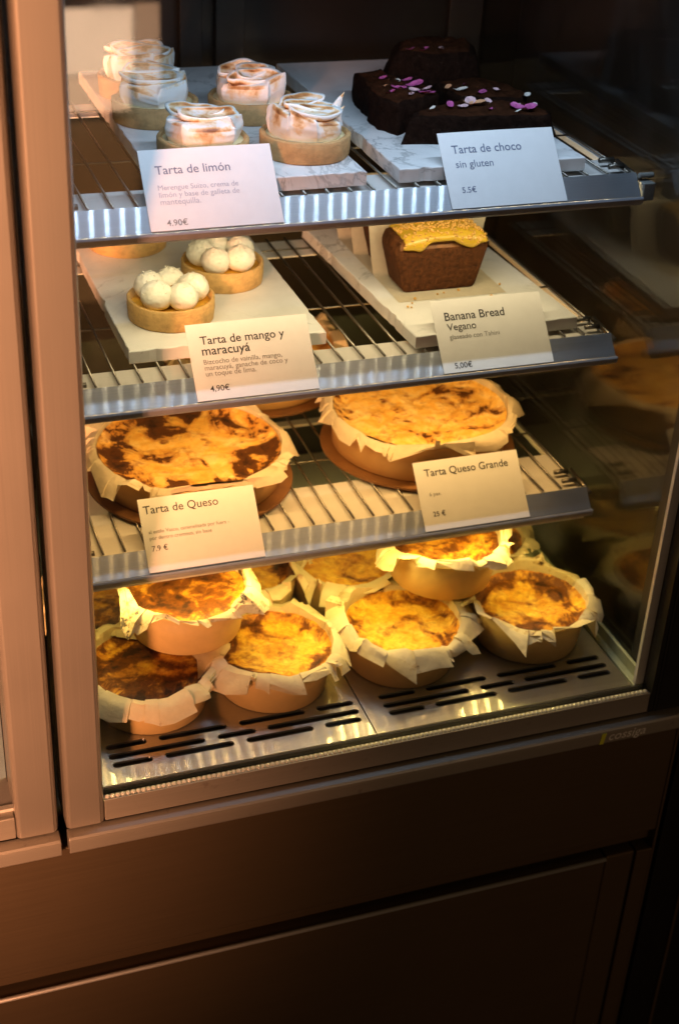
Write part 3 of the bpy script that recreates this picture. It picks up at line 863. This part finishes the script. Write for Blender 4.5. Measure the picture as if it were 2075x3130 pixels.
# ---------------------------------------------------------------- banana bread
def loaf_slice(y0, depth, label, seed, glaze, hh=.060):
    rng = random.Random(seed)
    bx = .4233
    t = thing('banana_loaf_slice', (*K2(bx, y0), Z2 + T + .0012), label, 'cake slice', 'banana bread slices on the second shelf')
    # parchment: flat under the slice, upright behind it
    pb = MB()
    def pp(u, v):
        x = -.055 + .123 * u
        L0 = depth + .030; 
        s = v * (L0 + .072)
        if s < L0: y, z = -.022 + s, -.0008 + .0005 * noise.noise((x * 90, s * 90, seed)) + .0004
        else:
            q = s - L0; y, z = -.022 + L0 + .0035 * math.sin(q * 40) + .07 * q * (1 if glaze else .6), q
            x *= 1 + .15 * q / .07
        y += .004 * noise.noise((x * 28, s * 20, seed + 5)) * min(1, max(0, s - L0) / .03)
        return (x, y, z)
    pb.grid(pp, 26, 34); pb.build('parchment', PARCH, t, smooth=True)
    def half(f):                                                   # half width at height fraction
        return .0415 + .0115 * min(1, f / .85) - .0022 * max(0, (f - .8) / .2) ** 2
    NX, NZ = 28, 18
    def section(inset, yy):
        pts = []
        for k in range(NZ + 1):
            f = k / NZ; pts.append((half(f) - inset, .003 * (k == 0) * 0 + f * hh * .86))
        pts[0] = (pts[0][0] - .0018, 0)
        top = []
        hw = half(1) - inset
        for k in range(1, NX):
            a = math.pi * k / NX
            top.append((hw * math.cos(a) * (1 if abs(math.cos(a)) < .98 else .99), hh * .86 + (hh * .16) * math.sin(a) ** .7 - inset * .6))
        loop = [(x, z) for x, z in pts] + top + [(-x, z) for x, z in reversed(pts)]
        return [(x, yy, z) for x, z in loop]
    secs = [section(.0050, .0), section(.0014, .0008), section(.0, .0030), section(.0, depth * .5), section(.0, depth - .005), section(.0025, depth - .001), section(.010, depth)]
    secs[0] = [(x, y + (.0 if z < hh * .70 else (z - hh * .70) * .55), z) for x, y, z in secs[0]]
    secs[1] = [(x, y + (.0 if z < hh * .70 else (z - hh * .70) * .45), z) for x, y, z in secs[1]]
    b = MB(); m = len(secs[0]); vs = [p for s_ in secs for p in s_]
    vs2 = []
    for p in vs:
        w = Vector(p) * 85 + Vector((seed * 7, 0, 0))
        k = .0011 * noise.noise(w) + .0007 * noise.noise(w * 3.1)
        vs2.append((p[0] * (1 + k * 12), p[1] + k * .6, p[2] + (k if p[2] > .002 else 0)))
    fs = []
    for k in range(len(secs) - 1):
        for i in range(m):
            j = (i + 1) % m; fs.append((k * m + i, (k + 1) * m + i, (k + 1) * m + j, k * m + j))
    b.add(vs2, fs)
    # front and back faces as fans of strips between left and right
    for base, flip in ((0, False), ((len(secs) - 1) * m, True)):
        h2 = m // 2
        for i in range(h2):
            f = (base + i, base + i + 1, base + m - 2 - i, base + m - 1 - i)
            if len(set(f)) < 4: f = tuple(dict.fromkeys(f))
            if len(f) > 2: b.f.append(f if not flip else tuple(reversed(f))); b.m.append(0)
    b.m = [(1 if sum(b.v[i][2] for i in f) / len(f) > hh * .78 and sum(b.v[i][1] for i in f) / len(f) < .012 and abs(sum(b.v[i][0] for i in f) / len(f)) < .046 else 0) for f in b.f]
    o = b.build('crumb', [BREAD, BREADT], t, smooth=True)
    if glaze:
        gb = MB()
        k1 = knots(rng, 9)
        def drip(u): return .006 + .0055 * max(0, math.sin(u * 9.5 + .6)) + .006 * math.exp(-((u - .22) / .07) ** 2) + .004 * math.exp(-((u - .86) / .10) ** 2)
        def top_z(x): c = max(-1, min(1, x / .052)); return hh * .86 + hh * .16 * max(0, 1 - c * c) ** .35
        def gl(u, v):
            x = -.0445 + .0935 * u + .002 * k1(v)
            s = v * 1.0
            edge = min(1, 6 * min(u, 1 - u))
            th = .0028 * edge ** .5 + .0004
            if s < .6:
                y = depth * .92 - (depth * .92 - .008) * (s / .6); z = top_z(x) + th
            else:
                q = (s - .6) / .4; d = drip(u) * q
                y = .008 - .0085 * math.sin(q * math.pi / 2) - .0015 * math.sin(q * math.pi); z = top_z(x) - d * 1.0 + th * (1 - q)
                y -= th * .9 * math.cos(q * 1.2)
            return (x, y, z)
        gb.grid(gl, 48, 26); g = gb.build('glaze', GLAZE, t, smooth=True)
        md = g.modifiers.new('thick', 'SOLIDIFY'); md.thickness = .0016; md.offset = 0
        nb_ = MB()
        for _ in range(520):
            u, v = rng.random(), rng.uniform(.02, .80) if rng.random() < .9 else rng.uniform(.8, .98)
            if v > .66 and rng.random() < .55: continue
            p = Vector(gl(u, v)); s = rng.uniform(.0008, .0017)
            nb_.ball(p + Vector((0, -.0006, .0010 + s * .4)), s * rng.uniform(.8, 1.4), s, s * .8, 6, 4)
        tag(nb_.build('nut_topping', NUT, t), kind='stuff')
    return t
loaf_slice(.2640, .047, 'front banana bread slice with yellow glaze and chopped nuts', 3, True)
loaf_slice(.3440, .028, 'banana bread slice standing just behind the glazed front one', 6, False)
loaf_slice(.3960, .028, 'rearmost banana bread slice, mostly hidden by its neighbours', 9, False)
cr = MB(); rng = random.Random(77)
for x, y in ((.388, .2455), (.416, .2520), (.424, .2540), (.442, .257), (.381, .236), (.373, .228), (.492, .262), (.489, .225), (.376, .2255), (.47, .235)):
    x, y = K2(x, y); s = rng.uniform(.0010, .0019); cr.ball((x, y, Z2 + T + .0012 + s * .5), s, s * 1.2, s * .8, 7, 5)
tag(cr.build('crumbs', NUT), 'scattered nut crumbs on the marble in front of the glazed loaf', 'crumbs', kind='stuff')

# ---------------------------------------------------------------- cheesecakes
def ruffle(rng, Rr, zr, zin, over, drop, n, crest, amp, corners=4, upright=.3, clip=None, back_up=0.):
    """crumpled baking paper round a cake: inner wall, crest, folded-out skirt in overlapping, sharply creased pleats"""
    b = MB()
    fC = knots(rng, 8); fD = knots(rng, 11); fE = knots(rng, 26)
    ws = [rng.choice((.3, .5, .8, 1.2, 1.9, 2.4)) for _ in range(n)]; tot = sum(ws)
    cs = [(k + rng.uniform(-.3, .3)) / corners for k in range(corners)]
    prof = [(0, 0), (.4, 0), (.8, 0), (1, 0), (1.25, .22), (1.6, .50), (2.0, .78), (2.4, 1.0)]
    K = len(prof); cols = []; t = 0
    for i in range(n):
        w = ws[i] / tot
        a0, a1 = rng.uniform(-.3, .5), rng.uniform(.3, 1.25)              # the pleat opens from a0 to a1, then drops under the next
        hem = rng.uniform(-.45, .45) * (.35 + .65 * (rng.random() < .3)); slant = rng.uniform(-.35, .35); up = max(0, rng.gauss(-.3, .5)) if upright else 0
        kink = rng.uniform(.3, .75); kv = rng.uniform(-.5, .5)
        for q, f in ((0, a0), (kink, a0 + (a1 - a0) * kink + kv * .5), (.985, a1)):
            tt = t + w * q
            a = 2 * math.pi * tt
            L_ = max(.25, .85 + .35 * fC(tt) + hem * .6 + slant * (q - .5))
            L_ += .6 * max(0, max(1 - abs((tt - c + .5) % 1 - .5) * corners * 3.4 for c in cs))
            u = min(1, up * .8 + max(0, fD(tt) + upright - .6))
            cz = crest * (1 + .75 * fE(tt) + .35 * hem) + max(0, math.sin(a)) * back_up
            col = []
            for k, (sv, qv) in enumerate(prof):
                jr, jz = rng.uniform(-1, 1) * amp * .20 * min(1, qv * 2), rng.uniform(-1, 1) * amp * .22 * min(1, qv * 2)
                if sv <= 1:
                    r = Rr - .0020 + .0020 * sv + f * amp * .22 * sv * sv; z = zin + (zr + cz - zin) * sv
                else:
                    o = over * L_ * (1 - .55 * u); d = drop * L_ * max(-.5, 1 - 2.1 * u)
                    r = Rr + o * qv ** .72 + f * amp * (.22 + .70 * qv) + jr
                    z = zr + cz - d * qv ** 1.3 + jz + .25 * crest * math.sin(qv * 3.1) - f * amp * .30 * qv
                p = (r * math.cos(a), r * math.sin(a), z)
                col.append(clip(p) if clip else p)
            cols.append(col)
        t += w
    m = len(cols); vs = [p for c in cols for p in c]; fs = []
    for i in range(m):
        j = (i + 1) % m
        for k in range(K - 1):
            q = (i * K + k, j * K + k, j * K + k + 1, i * K + k + 1)
            if (i + k) % 2: fs += [(q[0], q[1], q[2]), (q[0], q[2], q[3])]
            else: fs += [(q[0], q[1], q[3]), (q[1], q[2], q[3])]
    b.add(vs, fs); return b

def soften(o, deg):
    o.data.polygons.foreach_set('use_smooth', [True] * len(o.data.polygons)); o.data.set_sharp_from_angle(angle=R(deg)); return o

def filling(Rr, z, seed, sink=.0015, rough=.0008, lip=.002):
    b = MB(); NR, NA = 26, 84
    def h(r, a):
        f = r / Rr; w = Vector((r * math.cos(a) * 60 + seed * 5, r * math.sin(a) * 60, seed))
        e = max(0, (f - .86) / .14)
        return z - sink * math.cos(f * 2.6) * .9 + lip * e * e * 1.3 - .0018 * max(0, 1 - abs(f - .84) / .08) + rough * noise.noise(w) + rough * .6 * noise.noise(w * 2.7)
    for k in range(NR + 1):
        r = Rr * k / NR
        for i in range(NA):
            a = 2 * math.pi * i / NA; b.v.append((r * math.cos(a), r * math.sin(a), h(r, a)))
    for k in range(NR):
        for i in range(NA):
            j = (i + 1) % NA; b.f.append((k * NA + i, (k + 1) * NA + i, (k + 1) * NA + j, k * NA + j)); b.m.append(0)
    return b

def cup(r0, r1, h, t=.0012):
    b = MB()
    b.lathe([(.001, 0), (r0 - .002, 0), (r0, .0015), ((r0 + r1) / 2 + .0003, h / 2), (r1, h), (r1 - t, h), ((r0 + r1) / 2 - t, h / 2), (r0 - t, .003), (.001, .003)], 72)
    return b

def small_cake(x, y, z, label, seed, rz=0., tilt=(0, 0), pburn=.3, **cm):
    rng = random.Random(seed)
    t = thing('small_cheesecake', (x, y, z), label, 'cheesecake', 'single cheesecakes at the bottom of the case', rz)
    t.rotation_euler = (tilt[0], tilt[1], rz); t.scale = (1.05, 1.05, 1.04)
    cup(.0545, .0605, .0455).build('mould', CUP, t, smooth=True)
    filling(.0592, .0390, seed, .0026, .0013, .003).build('filling', cheese_mat('baked_cheese', seed * 1.3, Rr=.0592, **cm), t, smooth=True)
    soften(ruffle(rng, .0600, .0445, .0360, .0150, .0120, 25, .0075, .0072, 4, .42, back_up=.005).build('baking_paper', paper_mat('scorched_parchment', (.80, .66, .37), pburn, seed * .37, .20), t), 42)
    return t

small_cake(.0755, .1345, TRAY, 'dark brown cheesecake at the near left, under the upper one', 11, .4, burn=.66, ring=.35, spots=.6, core=.10, pburn=.15)
small_cake(.2070, .1320, TRAY, 'yellow cheesecake with a burnt back edge, in front between the two trays', 12, 2.2, burn=.50, ring=.40, spots=.5)
small_cake(.3540, .1330, TRAY, 'bright yellow cheesecake in the middle of the front row', 13, 1.1, burn=.36, ring=.40, spots=.4, pburn=.25)
small_cake(.5080, .1335, TRAY, 'front row cheesecake nearest the right glass wall, with an even brown rim', 14, .2, burn=.55, ring=.35, spots=.5, pburn=.4)
small_cake(.1250, .1770, .0600, 'dark topped cheesecake with scorched paper, stacked on the left ones', 15, .9, (R(-1), R(1)), burn=.68, ring=.02, spots=.6, core=.13, pburn=.75)
small_cake(.4255, .2000, .0600, 'orange brown cheesecake stacked on top at the right', 16, 3.9, (R(-1), R(1)), burn=.74, ring=.25, spots=.5, pburn=.15)
small_cake(.3350, .2720, TRAY, 'pale yellow cheesecake in the second row behind the middle one', 17, 5.2, burn=.42, ring=.2, spots=.3, pburn=.4)
small_cake(.2150, .2790, TRAY, 'cheesecake in the second row peeping out right of the stacked dark one', 18, 2.9, burn=.70, ring=.4, spots=.4, pburn=.3)
small_cake(.4960, .2700, TRAY, 'cheesecake in the right rear, only crumpled paper in view', 19, 1.7, burn=.6, ring=.4, spots=.4, pburn=.1)
small_cake(.0560, .2620, TRAY, 'shadowed cheesecake in the left rear beneath the stacked dark one', 20, .6, burn=.9, ring=.4, spots=.4, pburn=.3)

def clip_card(cx, cy, cz, zf):
    """keep the paper behind the price card that leans in front of it"""
    def f(p):
        Y, Z = p[1] + cy, p[2] + cz
        lim = YS + (Z - zf) * (.050 / .0565) + .0022
        lim = min(lim, YS + .0542)
        if Y < lim: return (p[0], lim - cy, p[2])
        return p
    return f

def big_cake(x, y, label, seed, h, rz=0., board_r=.1120, boxlab='', **cm):
    bo = MB(); bo.lathe([(.001, 0), (board_r, 0), (board_r, .0025), (.001, .0025)], 96)
    o = bo.build('cake_board', BOARD, None); o.location = (x, y, Z3)
    tag(o, boxlab, 'cake board', 'round boards under the large cheesecakes')
    z = Z3 + .0028
    t = thing('large_cheesecake', (x, y, z), label, 'cheesecake', 'large cheesecakes on the third shelf')
    rng = random.Random(seed)
    cup(.0985, .1005, h, .0014).build('collar', simple('tan_paper_collar', (.62, .36, .13), .55, 0, 30, .08), t, smooth=True)
    filling(.0985, h - .0055, seed, .0020, .0016, .004).build('filling', cheese_mat('caramelised_cheese', seed * 1.3, Rr=.0985, warm=1, **cm), t, smooth=True)
    soften(ruffle(rng, .0998, h, h - .010, .0150, .0170, 32, .0055, .0058, 5, .25, clip=clip_card(x, y, z, ZS[2])).build('baking_paper', paper_mat('cream_parchment', (.84, .70, .46), 0, seed * .37, .26), t), 38)
big_cake(.1600, .2960, 'large cheesecake with a big dark burnt patch at the left', 31, .0350, boxlab='round brown board under the heavily burnt large cheesecake', burn=.58, ring=.20, spots=.95, scale=.62, spot=42, soft=.030)
big_cake(.4310, .3050, 'large cheesecake with small brown spots at the right', 32, .0430, boxlab='round brown board under the lightly spotted large cheesecake', burn=.47, ring=.04, spots=1.0, scale=.95, spot=36, soft=.035)
big_cake(.2950, .5150, 'large cheesecake at the back between the other two, only its side showing', 33, .0430, boxlab='round brown board at the back of the third shelf', burn=.5, ring=.2, spots=.8, scale=.7)

# ---------------------------------------------------------------- price cards
def card(xl, zi, w, items, label, mats):
    zf = ZS[zi]
    t = thing('price_card', (xl, YS, zf), label, 'price card', 'printed cards on the ticket rails')
    n = Vector((0, -.0565, .050)).normalized(); up = Vector((0, .050, .0565)).normalized()
    Hc = .0755; o0 = n * .0010
    def fr(u, v, l):
        p = Vector((u, 0, 0)) + up * (v + .0012) + o0 + n * l
        return tuple(p)
    b = MB(); th = .0005
    NU = 10
    def cf(u, v, l): return fr(u * w, v * Hc, l + .0007 * math.sin(u * math.pi) * (v ** 1.5))
    vs = []; 
    for l in (0, -th):
        for j in range(7):
            for i in range(NU + 1): vs.append(cf(i / NU, j / 6, l))
    fs = []; q = (NU + 1); o_ = 7 * q
    for j in range(6):
        for i in range(NU):
            a = j * q + i
            fs += [(a, a + 1, a + q + 1, a + q), (o_ + a, o_ + a + q, o_ + a + q + 1, o_ + a + 1)]
    for j in range(6):
        fs += [(j * q, (j + 1) * q, o_ + (j + 1) * q, o_ + j * q), (j * q + NU, o_ + j * q + NU, o_ + (j + 1) * q + NU, (j + 1) * q + NU)]
    for i in range(NU):
        fs += [(i, o_ + i, o_ + i + 1, i + 1), (6 * q + i, 6 * q + i + 1, o_ + 6 * q + i + 1, o_ + 6 * q + i)]
    b.add(vs, fs)
    b.build('card', CARD, t)
    its = [(s, u * w, (1 - v) * Hc, ww * w, mi, 0, bold) for s, u, v, ww, mi, bold in items]
    def fr2(u, v, l): return cf(u / w, v / Hc, l)
    text_mesh(its, 'lettering', mats, t, fr2, .00025)
card(.0896, 0, .1215, [('Tarta de limón', .105, .31, .56, 0, .004), ('Merengue Suizo, crema de', .105, .505, .60, 1, 0), ('limón y base de galleta de', .105, .595, .60, 1, 0), ('mantequilla.', .105, .685, .30, 1, 0), ('4.90€', .125, .945, .155, 2, .004)],
     'white card reading Tarta de limón, on the top shelf rail', [INKB, INKB2, INK2])
card(.3753, 0, .1200, [('Tarta de choco', .095, .28, .60, 0, .004), ('sin gluten', .105, .47, .32, 0, 0), ('5.5€', .115, .80, .12, 0, .004)],
     'white card reading Tarta de choco, in front of the chocolate cake', [INKB, INKB2, INK2])
card(.1310, 1, .1210, [('Tarta de mango y', .10, .275, .69, 0, .008), ('maracuyá', .10, .415, .39, 0, .008), ('Bizcocho de vainilla, mango,', .10, .535, .64, 1, 0), ('maracuyá, ganache de coco y', .10, .612, .68, 1, 0), ('un toque de lima.', .10, .690, .41, 1, 0), ('4,90€', .115, .89, .155, 0, .006)],
     'cream lit card reading Tarta de mango y maracuyá', [INK, INK2])
card(.3830, 1, .1215, [('Banana Bread', .10, .285, .54, 0, .010), ('Vegano', .105, .425, .26, 0, .004), ('glaseado con Tahini', .11, .545, .45, 1, 0), ('5,00€', .105, .945, .155, 0, .006)],
     'cream lit card reading Banana Bread', [INK, INK2])
card(.0805, 2, .1210, [('Tarta de Queso', .035, .21, .64, 0, .004), ('al estilo Vasco, caramelizada por fuera -', .05, .48, .69, 1, 0), ('por dentro cremoso, sin base', .05, .565, .53, 1, 0), ('7.9 €', .055, .72, .135, 0, 0)],
     'card reading Tarta de Queso, before the burnt large cheesecake', [INK, INK2])
card(.3788, 2, .1225, [('Tarta Queso Grande', .09, .22, .80, 0, .008), ('6 pax.', .10, .505, .11, 1, 0), ('25 €', .10, .80, .115, 0, .008)],
     'card reading Tarta Queso Grande, before the spotted large cheesecake', [INK, INK2])
